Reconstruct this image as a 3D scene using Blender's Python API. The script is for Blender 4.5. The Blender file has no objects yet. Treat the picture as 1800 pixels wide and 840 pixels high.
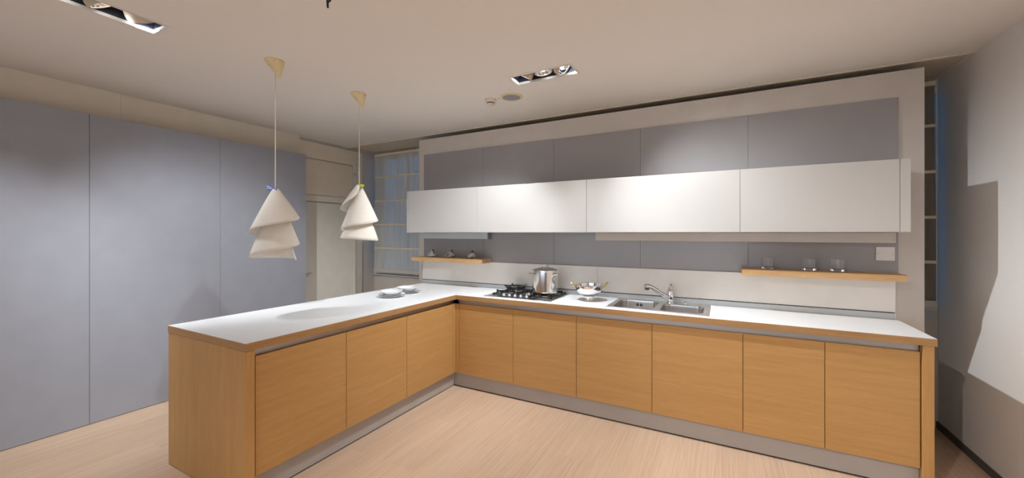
import bpy, bmesh, math, random
from mathutils import Vector, Matrix
from mathutils import noise as mn
random.seed(7)
PI = math.pi
SC = bpy.context.scene
COL = SC.collection

# ---------------------------------------------------------------- camera
YAW = math.atan(368 / 687.0)
cam = bpy.data.cameras.new('camera')
cam.sensor_width = 36.0
cam.lens = 687.0 / 1800 * 36
cam.shift_y = -10.5 / 1800
cam.clip_start = 0.05
co = bpy.data.objects.new('camera', cam)
COL.objects.link(co)
co.location = (0, 0, 1.5)
co.rotation_euler = (PI / 2, 0, YAW)
SC.camera = co

# ---------------------------------------------------------------- world, exposure, large lights
SC.view_settings.view_transform = 'Standard'
SC.view_settings.look = 'None'
SC.view_settings.gamma = 1.0
SC.view_settings.use_curve_mapping = False
SC.view_settings.exposure = 0.28
W = bpy.data.worlds.new('dusk')
SC.world = W
W.use_nodes = True
W.node_tree.nodes['Background'].inputs[0].default_value = (0.03, 0.17, 0.38, 1)
W.node_tree.nodes['Background'].inputs[1].default_value = 1.0


def area(name, loc, rot, sx, sy, energy, color):
    l = bpy.data.lights.new(name, 'AREA')
    l.shape = 'RECTANGLE'
    l.size = sx
    l.size_y = sy
    l.energy = energy
    l.color = color
    o = bpy.data.objects.new(name, l)
    o.location = loc
    o.rotation_euler = rot
    COL.objects.link(o)
    return o


FILL_W = 52
P_LR, P_LL, P_LF, P_LG = 165, 110, 200, 20
area('fill_behind_camera', (-1.6, -3.3, 1.5), (-PI / 2, 0, PI), 5.0, 2.2, FILL_W, (0.97, 0.98, 1.0))  # added soft fill from behind the camera, no known source

SPOTW = dict(warm=(1.0, 0.90, 0.78), cool=(0.93, 0.96, 1.0))

# ---------------------------------------------------------------- materials


def srgb(r, g, b):
    f = lambda c: (c / 255 / 12.92) if c / 255 <= 0.04045 else ((c / 255 + 0.055) / 1.055) ** 2.4
    return (f(r), f(g), f(b), 1)


def new_mat(name):
    m = bpy.data.materials.new(name)
    m.use_nodes = True
    nt = m.node_tree
    return m, nt, nt.nodes['Principled BSDF']


def N(nt, t, **kw):
    n = nt.nodes.new(t)
    for k, v in kw.items():
        setattr(n, k, v)
    return n


def coords(nt, scale=(1, 1, 1), rand=True):
    tc = N(nt, 'ShaderNodeTexCoord')
    mp = N(nt, 'ShaderNodeMapping')
    mp.inputs['Scale'].default_value = scale
    if rand:
        oi = N(nt, 'ShaderNodeObjectInfo')
        mu = N(nt, 'ShaderNodeVectorMath', operation='MULTIPLY_ADD')
        cx = N(nt, 'ShaderNodeCombineXYZ')
        for i in range(3):
            nt.links.new(oi.outputs['Random'], cx.inputs[i])
        mu.inputs[1].default_value = (7.3, 11.1, 5.7)
        nt.links.new(cx.outputs[0], mu.inputs[0])
        nt.links.new(tc.outputs['Object'], mu.inputs[2])
        nt.links.new(mu.outputs[0], mp.inputs['Vector'])
    else:
        nt.links.new(tc.outputs['Object'], mp.inputs['Vector'])
    return mp.outputs[0]


def mat_plain(name, c, rough=0.5, metal=0.0, var=0.03, scale=6, bump=0.0, bscale=60, spec=0.5, coat=0):
    m, nt, p = new_mat(name)
    v = coords(nt, rand=False)
    no = N(nt, 'ShaderNodeTexNoise')
    no.inputs['Scale'].default_value = scale
    no.inputs['Detail'].default_value = 4
    nt.links.new(v, no.inputs['Vector'])
    ra = N(nt, 'ShaderNodeValToRGB')
    ra.color_ramp.elements[0].position = 0.3
    ra.color_ramp.elements[1].position = 0.7
    ra.color_ramp.elements[0].color = tuple(x * (1 - var) for x in c[:3]) + (1,)
    ra.color_ramp.elements[1].color = tuple(min(1, x * (1 + var)) for x in c[:3]) + (1,)
    nt.links.new(no.outputs[0], ra.inputs[0])
    nt.links.new(ra.outputs[0], p.inputs['Base Color'])
    p.inputs['Roughness'].default_value = rough
    p.inputs['Metallic'].default_value = metal
    p.inputs['Specular IOR Level'].default_value = spec
    if coat:
        p.inputs['Coat Weight'].default_value = coat
        p.inputs['Coat Roughness'].default_value = 0.08
    if bump:
        n2 = N(nt, 'ShaderNodeTexNoise')
        n2.inputs['Scale'].default_value = bscale
        n2.inputs['Detail'].default_value = 3
        nt.links.new(v, n2.inputs['Vector'])
        b = N(nt, 'ShaderNodeBump')
        b.inputs['Strength'].default_value = bump
        b.inputs['Distance'].default_value = 0.002
        nt.links.new(n2.outputs[0], b.inputs['Height'])
        nt.links.new(b.outputs[0], p.inputs['Normal'])
    return m


def mat_wood(name, dark, mid, light, stretch, rough=0.45, fine=1.0):
    """stretch: scale vector; the small component is the grain direction"""
    m, nt, p = new_mat(name)
    v = coords(nt, stretch)
    n1 = N(nt, 'ShaderNodeTexNoise')
    n1.inputs['Scale'].default_value = 2.2
    n1.inputs['Detail'].default_value = 5
    n1.inputs['Distortion'].default_value = 0.6
    nt.links.new(v, n1.inputs['Vector'])
    n2 = N(nt, 'ShaderNodeTexNoise')
    n2.inputs['Scale'].default_value = 14 * fine
    n2.inputs['Detail'].default_value = 6
    nt.links.new(v, n2.inputs['Vector'])
    mx = N(nt, 'ShaderNodeMath', operation='MULTIPLY_ADD')
    mx.inputs[1].default_value = 0.45
    nt.links.new(n2.outputs[0], mx.inputs[0])
    m2 = N(nt, 'ShaderNodeMath', operation='MULTIPLY')
    m2.inputs[1].default_value = 0.55
    nt.links.new(n1.outputs[0], m2.inputs[0])
    nt.links.new(m2.outputs[0], mx.inputs[2])
    ra = N(nt, 'ShaderNodeValToRGB')
    ra.color_ramp.elements[0].position = 0.34
    ra.color_ramp.elements[0].color = dark
    ra.color_ramp.elements[1].position = 0.66
    ra.color_ramp.elements[1].color = light
    e = ra.color_ramp.elements.new(0.5)
    e.color = mid
    nt.links.new(mx.outputs[0], ra.inputs[0])
    nt.links.new(ra.outputs[0], p.inputs['Base Color'])
    p.inputs['Roughness'].default_value = rough
    p.inputs['Specular IOR Level'].default_value = 0.35
    b = N(nt, 'ShaderNodeBump')
    b.inputs['Strength'].default_value = 0.12
    b.inputs['Distance'].default_value = 0.001
    nt.links.new(n2.outputs[0], b.inputs['Height'])
    nt.links.new(b.outputs[0], p.inputs['Normal'])
    return m


def mat_floor():
    m, nt, p = new_mat('floor_laminate')
    v = coords(nt, (1, 1, 1), rand=False)
    sw = N(nt, 'ShaderNodeSeparateXYZ')
    nt.links.new(v, sw.inputs[0])
    cb = N(nt, 'ShaderNodeCombineXYZ')       # planks run along Y
    nt.links.new(sw.outputs[1], cb.inputs[0])
    nt.links.new(sw.outputs[0], cb.inputs[1])
    br = N(nt, 'ShaderNodeTexBrick')
    br.inputs['Scale'].default_value = 1
    br.inputs['Brick Width'].default_value = 1.25
    br.inputs['Row Height'].default_value = 0.19
    br.inputs['Mortar Size'].default_value = 0.0006
    br.inputs['Mortar Smooth'].default_value = 1
    br.inputs['Color1'].default_value = (0.30, 0.30, 0.30, 1)
    br.inputs['Color2'].default_value = (0.70, 0.70, 0.70, 1)
    br.inputs['Mortar'].default_value = (0.35, 0.35, 0.35, 1)
    nt.links.new(cb.outputs[0], br.inputs['Vector'])
    ms = N(nt, 'ShaderNodeMapping')
    ms.inputs['Scale'].default_value = (70, 1.6, 1)
    nt.links.new(v, ms.inputs['Vector'])
    ad = N(nt, 'ShaderNodeVectorMath', operation='MULTIPLY_ADD')
    ad.inputs[1].default_value = (9, 9, 9)
    nt.links.new(br.outputs['Color'], ad.inputs[0])
    nt.links.new(ms.outputs[0], ad.inputs[2])
    n1 = N(nt, 'ShaderNodeTexNoise')
    n1.inputs['Scale'].default_value = 1.0
    n1.inputs['Detail'].default_value = 7
    n1.inputs['Roughness'].default_value = 0.62
    n1.inputs['Distortion'].default_value = 0.5
    nt.links.new(ad.outputs[0], n1.inputs['Vector'])
    ra = N(nt, 'ShaderNodeValToRGB')
    ra.color_ramp.elements[0].position = 0.36
    ra.color_ramp.elements[0].color = srgb(189, 159, 133)
    ra.color_ramp.elements[1].position = 0.62
    ra.color_ramp.elements[1].color = srgb(202, 174, 149)
    nt.links.new(n1.outputs[0], ra.inputs[0])
    mx = N(nt, 'ShaderNodeMixRGB', blend_type='OVERLAY')
    mx.inputs[0].default_value = 0.10
    nt.links.new(ra.outputs[0], mx.inputs[1])
    nt.links.new(br.outputs['Color'], mx.inputs[2])
    nt.links.new(mx.outputs[0], p.inputs['Base Color'])
    p.inputs['Roughness'].default_value = 0.42
    p.inputs['Specular IOR Level'].default_value = 0.35
    return m


def mat_metal(name, c, rough=0.25, stretch=(1, 1, 60), aniso=0.0):
    m, nt, p = new_mat(name)
    v = coords(nt, stretch, rand=False)
    no = N(nt, 'ShaderNodeTexNoise')
    no.inputs['Scale'].default_value = 8
    no.inputs['Detail'].default_value = 3
    nt.links.new(v, no.inputs['Vector'])
    mr = N(nt, 'ShaderNodeMapRange')
    mr.inputs['To Min'].default_value = rough * 0.8
    mr.inputs['To Max'].default_value = rough * 1.25
    nt.links.new(no.outputs[0], mr.inputs['Value'])
    nt.links.new(mr.outputs[0], p.inputs['Roughness'])
    p.inputs['Base Color'].default_value = c
    p.inputs['Metallic'].default_value = 1
    p.inputs['Anisotropic'].default_value = aniso
    return m


def mat_glass(name, c=(0.97, 0.98, 0.98, 1), rough=0.0):
    m, nt, p = new_mat(name)
    p.inputs['Base Color'].default_value = c
    p.inputs['Transmission Weight'].default_value = 1
    p.inputs['Roughness'].default_value = rough
    p.inputs['IOR'].default_value = 1.47
    return m


def mat_emit(name, c, s):
    m, nt, p = new_mat(name)
    p.inputs['Base Color'].default_value = c
    p.inputs['Emission Color'].default_value = c
    p.inputs['Emission Strength'].default_value = s
    return m


def mat_paper():
    m, nt, p = new_mat('lamp_paper')
    v = coords(nt, rand=False)
    no = N(nt, 'ShaderNodeTexNoise')
    no.inputs['Scale'].default_value = 40
    nt.links.new(v, no.inputs['Vector'])
    ra = N(nt, 'ShaderNodeValToRGB')
    ra.color_ramp.elements[0].color = srgb(240, 234, 224)
    ra.color_ramp.elements[1].color = srgb(247, 242, 234)
    nt.links.new(no.outputs[0], ra.inputs[0])
    nt.links.new(ra.outputs[0], p.inputs['Base Color'])
    p.inputs['Roughness'].default_value = 0.8
    p.inputs['Specular IOR Level'].default_value = 0.2
    tr = N(nt, 'ShaderNodeBsdfTranslucent')
    nt.links.new(ra.outputs[0], tr.inputs[0])
    ms = N(nt, 'ShaderNodeMixShader')
    ms.inputs[0].default_value = 0.30
    out = nt.nodes['Material Output']
    nt.links.new(p.outputs[0], ms.inputs[1])
    nt.links.new(tr.outputs[0], ms.inputs[2])
    nt.links.new(ms.outputs[0], out.inputs[0])
    return m


def mat_sheer(name, c, lo, hi):
    """sheer blind cloth: vertical threads, part transparent"""
    m, nt, p = new_mat(name)
    v = coords(nt, (38, 38, 0.7), rand=False)
    no = N(nt, 'ShaderNodeTexNoise')
    no.inputs['Scale'].default_value = 1
    no.inputs['Detail'].default_value = 4
    nt.links.new(v, no.inputs['Vector'])
    v2 = coords(nt, (3.2, 3.2, 1.3), rand=False)
    n2 = N(nt, 'ShaderNodeTexNoise')
    n2.inputs['Scale'].default_value = 1
    n2.inputs['Detail'].default_value = 1
    nt.links.new(v2, n2.inputs['Vector'])
    av = N(nt, 'ShaderNodeMath', operation='ADD')
    nt.links.new(no.outputs[0], av.inputs[0])
    nt.links.new(n2.outputs[0], av.inputs[1])
    mr = N(nt, 'ShaderNodeMapRange')
    mr.inputs['From Min'].default_value = 0.7
    mr.inputs['From Max'].default_value = 1.3
    mr.inputs['To Min'].default_value = lo
    mr.inputs['To Max'].default_value = hi
    nt.links.new(av.outputs[0], mr.inputs['Value'])
    p.inputs['Base Color'].default_value = c
    p.inputs['Roughness'].default_value = 0.9
    tr = N(nt, 'ShaderNodeBsdfTransparent')
    ms = N(nt, 'ShaderNodeMixShader')
    nt.links.new(mr.outputs[0], ms.inputs[0])
    nt.links.new(p.outputs[0], ms.inputs[1])
    nt.links.new(tr.outputs[0], ms.inputs[2])
    nt.links.new(ms.outputs[0], nt.nodes['Material Output'].inputs[0])
    return m


def mat_grille():
    m, nt, p = new_mat('vent_grille')
    v = coords(nt, rand=False)
    wv = N(nt, 'ShaderNodeTexChecker')
    wv.inputs['Scale'].default_value = 100
    wv.inputs['Color1'].default_value = srgb(238, 224, 204)
    wv.inputs['Color2'].default_value = srgb(176, 160, 140)
    nt.links.new(v, wv.inputs['Vector'])
    nt.links.new(wv.outputs[0], p.inputs['Base Color'])
    p.inputs['Roughness'].default_value = 0.45
    return m


def mat_stone():
    m, nt, p = new_mat('rough_stone')
    v = coords(nt)
    no = N(nt, 'ShaderNodeTexNoise')
    no.inputs['Scale'].default_value = 22
    no.inputs['Detail'].default_value = 6
    nt.links.new(v, no.inputs['Vector'])
    ra = N(nt, 'ShaderNodeValToRGB')
    ra.color_ramp.elements[0].position = 0.38
    ra.color_ramp.elements[0].color = srgb(128, 104, 78)
    ra.color_ramp.elements[1].position = 0.58
    ra.color_ramp.elements[1].color = srgb(206, 203, 198)
    nt.links.new(no.outputs[0], ra.inputs[0])
    nt.links.new(ra.outputs[0], p.inputs['Base Color'])
    p.inputs['Roughness'].default_value = 0.85
    b = N(nt, 'ShaderNodeBump')
    b.inputs['Distance'].default_value = 0.004
    nt.links.new(no.outputs[0], b.inputs['Height'])
    nt.links.new(b.outputs[0], p.inputs['Normal'])
    return m


OD, OM, OL = srgb(184, 139, 84), srgb(190, 146, 90), srgb(197, 153, 97)
M = dict(
    ceiling=mat_plain('ceiling_paint', srgb(234, 228, 220), 0.85, var=0.004),
    wall=mat_plain('wall_paint', srgb(206, 200, 192), 0.8, bump=0.06),
    wall_r=mat_plain('right_wall_paint', srgb(226, 222, 218), 0.6, var=0.008),
    whitepanel=mat_plain('white_panel', srgb(225, 214, 196), 0.6),
    greypanel=mat_plain('grey_blue_lacquer', srgb(152, 154, 162), 0.55, bump=0.06, bscale=90),
    backpanel=mat_plain('grey_back_lacquer', srgb(156, 152, 152), 0.22, var=0.02, bump=0.03, bscale=4),
    board=mat_plain('white_board', srgb(206, 197, 188), 0.45),
    splash=mat_plain('white_splash', srgb(238, 233, 226), 0.3),
    lacquer=mat_plain('white_lacquer', srgb(202, 199, 194), 0.22, var=0.006),
    laminate=mat_plain('white_laminate', srgb(236, 237, 237), 0.38, var=0.01),
    oak_h=mat_wood('oak_horizontal', OD, OM, OL, (0.9, 0.9, 16)),
    oak_v=mat_wood('oak_vertical', OD, OM, OL, (8, 8, 0.7)),
    oak_e=mat_wood('oak_edge', srgb(164, 124, 80), srgb(173, 133, 88), srgb(182, 142, 96), (1.2, 1.2, 14)),
    oak_s=mat_wood('oak_shelf', srgb(190, 150, 102), srgb(200, 160, 112), srgb(210, 172, 124), (1.2, 12, 12)),
    alu=mat_metal('brushed_aluminium', (0.40, 0.40, 0.40, 1), 0.42, (0.5, 0.5, 90)),
    bowl=mat_metal('bowl_steel', (0.60, 0.57, 0.54, 1), 0.20, (3, 3, 1)),
    plinth=mat_plain('plinth_metal', srgb(176, 170, 165), 0.42),
    rail=mat_metal('rail_aluminium', (0.46, 0.44, 0.42, 1), 0.42, (0.5, 0.5, 90)),
    lampdark=mat_plain('lamp_dark_inside', srgb(44, 48, 60), 0.35),
    strip=mat_plain('grey_strip', srgb(200, 204, 206), 0.35),
    steel=mat_metal('stainless_steel', (0.74, 0.72, 0.69, 1), 0.30, (40, 3, 3)),
    steelpot=mat_metal('polished_steel', (0.74, 0.72, 0.69, 1), 0.13, (2, 2, 60), 0.4),
    chrome=mat_metal('chrome', (0.80, 0.80, 0.82, 1), 0.06, (1, 1, 1)),
    brass=mat_metal('brass', (0.80, 0.60, 0.25, 1), 0.25, (1, 1, 1)),
    iron=mat_plain('cast_iron', srgb(24, 24, 26), 0.45, bump=0.2),
    black=mat_plain('black_plastic', srgb(18, 18, 18), 0.4),
    darkin=mat_plain('dark_interior', srgb(70, 58, 46), 0.8),
    base=mat_plain('dark_baseboard', srgb(78, 76, 70), 0.45),
    china=mat_plain('white_china', srgb(246, 246, 247), 0.18, var=0.003, coat=0.2),
    cream=mat_plain('cream_plastic', srgb(226, 208, 160), 0.5),
    cord=mat_plain('white_cord', srgb(226, 214, 196), 0.6),
    blue=mat_plain('blue_plastic', srgb(28, 82, 190), 0.35),
    lime=mat_plain('lime_plastic', srgb(206, 214, 30), 0.35),
    lampwhite=mat_plain('lamp_white_metal', srgb(224, 222, 216), 0.4),
    lampring=mat_plain('lamp_ring_beige', srgb(196, 182, 160), 0.5),
    reflector=mat_metal('reflector', (0.85, 0.86, 0.9, 1), 0.12, (1, 1, 1)),
    bulb=mat_emit('bulb_glow', (0.97, 0.98, 1.0, 1), 9.0),
    plate=mat_plain('socket_white', srgb(228, 222, 216), 0.35),
    speaker=mat_plain('speaker_mesh', srgb(150, 150, 156), 0.6, var=0.15, scale=400),
    glass=mat_glass('clear_glass'),
    pane=mat_glass('window_glass'),
    rod=mat_plain('blind_rod', srgb(236, 222, 194), 0.6),
    sheer=mat_sheer('sheer_blind', srgb(204, 202, 194), 0.05, 0.25),
    thick=mat_sheer('dense_blind', srgb(132, 120, 98), 0.0, 0.06),
    doorpaint=mat_plain('door_paint', srgb(222, 218, 206), 0.5),
    paper=mat_paper(), stone=mat_stone(), grille=mat_grille(), floor=mat_floor(),
)

# ---------------------------------------------------------------- mesh helpers


def tag(o, label=None, cat=None, group=None, kind=None):
    if label:
        o['label'] = label
    if cat:
        o['category'] = cat
    if group:
        o['group'] = group
    if kind:
        o['kind'] = kind
    return o


def thing(name, label, cat, loc=(0, 0, 0), group=None, rotz=0):
    o = bpy.data.objects.new(name, None)
    o.empty_display_size = 0.05
    COL.objects.link(o)
    o.location = loc
    o.rotation_euler = (0, 0, rotz)
    return tag(o, label, cat, group)


def org(o):
    v = Vector((0, 0, 0))
    while o is not None:
        v += o.location
        o = o.parent
    return v


def obj(name, bm, mat, parent=None, local=False, smooth=False, loc=None, kind=None):
    """bm in world coordinates (unless local); made relative to the parent's origin"""
    if parent is not None and not local:
        bmesh.ops.translate(bm, verts=bm.verts, vec=-org(parent))
    if loc is not None:
        bmesh.ops.translate(bm, verts=bm.verts, vec=-Vector(loc))
    bmesh.ops.recalc_face_normals(bm, faces=bm.faces)
    me = bpy.data.meshes.new(name)
    bm.to_mesh(me)
    bm.free()
    me.materials.append(M[mat] if isinstance(mat, str) else mat)
    if smooth:
        for p in me.polygons:
            p.use_smooth = True
        try:
            me.set_sharp_from_angle(angle=math.radians(38))
        except Exception:
            pass
    o = bpy.data.objects.new(name, me)
    COL.objects.link(o)
    if parent is not None:
        o.parent = parent
    elif loc is not None:
        o.location = loc
    if kind:
        o['kind'] = kind
    return o


def box(bm, x0, x1, y0, y1, z0, z1, bev=0.0):
    vs = [bm.verts.new((x, y, z)) for z in (z0, z1) for y in (y0, y1) for x in (x0, x1)]
    fs = [(0, 2, 3, 1), (4, 5, 7, 6), (0, 1, 5, 4), (2, 6, 7, 3), (0, 4, 6, 2), (1, 3, 7, 5)]
    faces = [bm.faces.new([vs[i] for i in f]) for f in fs]
    if bev:
        es = set()
        for f in faces:
            es.update(f.edges)
        bmesh.ops.bevel(bm, geom=list(es), offset=bev, segments=2, affect='EDGES', profile=0.5)
    return bm


def B(*a, **k):
    return box(bmesh.new(), *a, **k)


def cells(bm, xs, ys, keep, z0, z1):
    """slab made of grid cells; keep(i,j) says which cells are solid"""
    vt = {}

    def v(i, j, z):
        k = (i, j, z)
        if k not in vt:
            vt[k] = bm.verts.new((xs[i], ys[j], z))
        return vt[k]
    K = lambda i, j: 0 <= i < len(xs) - 1 and 0 <= j < len(ys) - 1 and keep(i, j)
    for i in range(len(xs) - 1):
        for j in range(len(ys) - 1):
            if not K(i, j):
                continue
            bm.faces.new([v(i, j, z1), v(i + 1, j, z1), v(i + 1, j + 1, z1), v(i, j + 1, z1)])
            bm.faces.new([v(i, j, z0), v(i, j + 1, z0), v(i + 1, j + 1, z0), v(i + 1, j, z0)])
            for (di, dj, a, b) in ((0, -1, (0, 0), (1, 0)), (1, 0, (1, 0), (1, 1)), (0, 1, (1, 1), (0, 1)), (-1, 0, (0, 1), (0, 0))):
                if not K(i + di, j + dj):
                    p, q = (i + a[0], j + a[1]), (i + b[0], j + b[1])
                    bm.faces.new([v(*p, z0), v(*q, z0), v(*q, z1), v(*p, z1)])
    return bm


def lathe(bm, prof, c=(0, 0, 0), seg=40, fn=None, close=False):
    """prof list of (r,z) ; revolve about z through c"""
    rings = []
    for r, z in prof:
        if r < 1e-6:
            rings.append([bm.verts.new((c[0], c[1], c[2] + z))])
        else:
            ring = []
            for k in range(seg):
                a = 2 * PI * k / seg
                s = fn(a) if fn else 1
                ring.append(bm.verts.new((c[0] + r * s * math.cos(a), c[1] + r * s * math.sin(a), c[2] + z)))
            rings.append(ring)
    if close:
        rings.append(rings[0])
    for a, b in zip(rings, rings[1:]):
        if len(a) == 1 and len(b) == 1:
            continue
        for k in range(seg):
            k2 = (k + 1) % seg
            if len(a) == 1:
                bm.faces.new([a[0], b[k], b[k2]])
            elif len(b) == 1:
                bm.faces.new([a[k], a[k2], b[0]])
            else:
                bm.faces.new([a[k], a[k2], b[k2], b[k]])
    return bm


def tube(bm, pts, r, seg=10, caps=True):
    pts = [Vector(p) for p in pts]
    rs = r if isinstance(r, (list, tuple)) else [r] * len(pts)
    rings = []
    up = None
    for i, p in enumerate(pts):
        d = (pts[min(i + 1, len(pts) - 1)] - pts[max(i - 1, 0)]).normalized()
        if up is None:
            up = Vector((0, 0, 1)) if abs(d.z) < 0.9 else Vector((1, 0, 0))
        x = d.cross(up).normalized()
        up = x.cross(d).normalized()
        rings.append([bm.verts.new(p + rs[i] * (x * math.cos(2 * PI * k / seg) + up * math.sin(2 * PI * k / seg))) for k in range(seg)])
    for a, b in zip(rings, rings[1:]):
        for k in range(seg):
            bm.faces.new([a[k], a[(k + 1) % seg], b[(k + 1) % seg], b[k]])
    if caps:
        bm.faces.new(rings[0][::-1])
        bm.faces.new(rings[-1])
    return bm


def xform(bm, mat):
    bmesh.ops.transform(bm, matrix=mat, verts=bm.verts)
    return bm


def dup(root, loc, label=None, rotz=None, group=None):
    r = root.copy()
    COL.objects.link(r)
    r.location = loc
    if rotz is not None:
        r.rotation_euler = (0, 0, rotz)
    if label:
        r['label'] = label
    if group:
        r['group'] = group
    for ch in list(root.children):
        c = ch.copy()
        COL.objects.link(c)
        c.parent = r
        for g in list(ch.children):
            d = g.copy()
            COL.objects.link(d)
            d.parent = c
    return r


def struct(name, bm, mat, parent=None, **k):
    return obj(name, bm, mat, parent, kind='structure' if parent is None else None, **k)


# ================================================================ the room
XL, XR, YB, YF, ZC = -4.60, 1.47, 4.20, -3.0, 2.69
struct('floor', B(XL - 0.2, XR + 0.15, YF - 0.15, YB + 0.2, -0.1, 0), 'floor')

# ceiling with two openings for the recessed lamps
LR = (-1.430, -0.940, 2.626, 2.790)     # lamp above the cooking side (x0,x1,y0,y1)
LL = (-2.976, -2.812, 0.555, 1.045)     # lamp above the peninsula end
LF = (-1.245, -0.755, -0.60, -0.436)    # unseen lamps (both rects) added behind the camera for extra light
LG = (-3.40, -3.236, -1.30, -0.81)
xs = sorted({XL - 0.2, XR + 0.15, LR[0], LR[1], LL[0], LL[1], LF[0], LF[1], LG[0], LG[1]})
ys = sorted({YF - 0.15, YB + 0.2, LR[2], LR[3], LL[2], LL[3], LF[2], LF[3], LG[2], LG[3]})


def keep_c(i, j):
    cx, cy = (xs[i] + xs[i + 1]) / 2, (ys[j] + ys[j + 1]) / 2
    return not any(l[0] < cx < l[1] and l[2] < cy < l[3] for l in (LR, LL, LF, LG))


struct('ceiling', cells(bmesh.new(), xs, ys, keep_c, ZC, ZC + 0.02), 'ceiling')

struct('wall_right', B(XR, XR + 0.15, YF - 0.15, YB + 0.2, 0, ZC), 'wall_r')
struct('baseboard_right', B(XR - 0.012, XR, YF, YB, 0, 0.052, bev=0.002), 'base')
struct('wall_left', B(XL - 0.2, XL, YF - 0.15, YB + 0.2, 0, ZC), 'wall')

# back wall with two window openings


def wall_xz(xs_, zs_, keep, y0, y1):
    bm = cells(bmesh.new(), xs_, zs_, keep, -y1, -y0)
    # (x, z, -y) -> (x, y, z)
    for v in bm.verts:
        x, z, ny = v.co
        v.co = (x, -ny, z)
    return bm


wx = [XL, -4.597, -3.30, 1.10, 1.467, XR]
wz = [0, 0.90, 2.62, ZC]
struct('wall_back', wall_xz(wx, wz, lambda i, j: not (j == 1 and i in (1, 3)), YB, YB + 0.14), 'wall')
fx = [XL, -4.2, 1.0, XR]
fz = [0, 0.35, 2.45, ZC]
struct('wall_front', wall_xz(fx, fz, lambda i, j: not (i == 1 and j == 1), YF - 0.14, YF), 'wall')


def window(name, x0, x1, z0, z1, y, nm=1):
    w = bpy.data.objects.new(name, None)
    COL.objects.link(w)
    w.location = ((x0 + x1) / 2, y, z0)
    w['kind'] = 'structure'
    bm = bmesh.new()
    f = 0.006
    for k in range(nm + 1):
        x = x0 + (x1 - x0) * k / nm
        xa = max(x0, x - f)
        xb = min(x1, x + f)
        box(bm, xa, xb, y, y + 0.05, z0, z1)
    box(bm, x0, x1, y + 0.001, y + 0.049, z0, z0 + 0.04)
    box(bm, x0, x1, y + 0.001, y + 0.049, z1 - 0.04, z1)
    obj('window_frame', bm, 'lampwhite', w)
    obj('pane', B(x0 + 0.002, x1 - 0.002, y + 0.02, y + 0.026, z0 + 0.01, z1 - 0.01), 'pane', w)
    return w


window('window_1', -4.597, -3.30, 0.90, 2.62, YB + 0.002, 2)
window('window_2', 1.10, 1.467, 0.90, 2.62, YB + 0.002, 1)
window('added_window', -4.2, 1.0, 0.35, 2.45, YF - 0.1, 4)  # unseen window, added so the fill light can enter

# door in the left wall, beyond the grey panels
d1 = bpy.data.objects.new('door_1', None)
COL.objects.link(d1)
d1.location = (XL, 3.3, 0)
d1['kind'] = 'structure'
bm = bmesh.new()
box(bm, XL, XL + 0.022, 2.74, 3.80, 0.005, 1.893, bev=0.002)
obj('door_leaf', bm, 'doorpaint', d1)
obj('door_header', B(XL, XL + 0.034, 2.74, 3.80, 1.903, 1.985, bev=0.003), 'doorpaint', d1)
obj('transom_panel', B(XL, XL + 0.022, 2.74, 3.80, 1.99, 2.44, bev=0.004), 'whitepanel', d1)
obj('transom_head', B(XL, XL + 0.026, 2.74, 3.80, 2.452, 2.655, bev=0.004), 'whitepanel', d1)
bm = bmesh.new()
box(bm, XL, XL + 0.030, 3.803, 3.845, 0, 2.655, bev=0.004)
box(bm, XL, XL + 0.020, 3.845, 3.965, 0, 2.655, bev=0.004)
obj('door_frame', bm, 'doorpaint', d1)
bm = bmesh.new()
tube(bm, [(XL + 0.02, 3.10, 0.995), (XL + 0.06, 3.10, 0.995), (XL + 0.065, 3.135, 0.995)], 0.008)
obj('door_handle', bm, 'chrome', d1, smooth=True)
bm = xform(lathe(bmesh.new(), [(0, 0), (0.012, 0), (0.014, 0.008), (0, 0.012)], (0, 0, 0), 16), Matrix.Translation((XL + 0.03, 3.82, 2.33)) @ Matrix.Rotation(PI / 2, 4, 'Y'))
obj('transom_knob', bm, 'alu', d1, smooth=True)

# ceiling vent grille along the back
g = thing('ceiling_grille', 'long dark perforated ceiling grille running along the back wall', 'grille', (-1.5, 3.95, ZC))
obj('grille_plate', B(XL + 0.02, XR - 0.02, 3.715, 4.165, ZC - 0.006, ZC - 0.001), 'grille', g)
bm = bmesh.new()
box(bm, XL, XR, 3.69, 3.715, ZC - 0.010, ZC, bev=0.002)
box(bm, XL, XR, 4.165, 4.199, ZC - 0.012, ZC, bev=0.002)
box(bm, XR - 0.025, XR, 3.716, 4.164, ZC - 0.010, ZC, bev=0.002)
box(bm, XL, XL + 0.025, 3.716, 4.164, ZC - 0.010, ZC, bev=0.002)
obj('grille_trim', bm, 'whitepanel', g)


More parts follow.
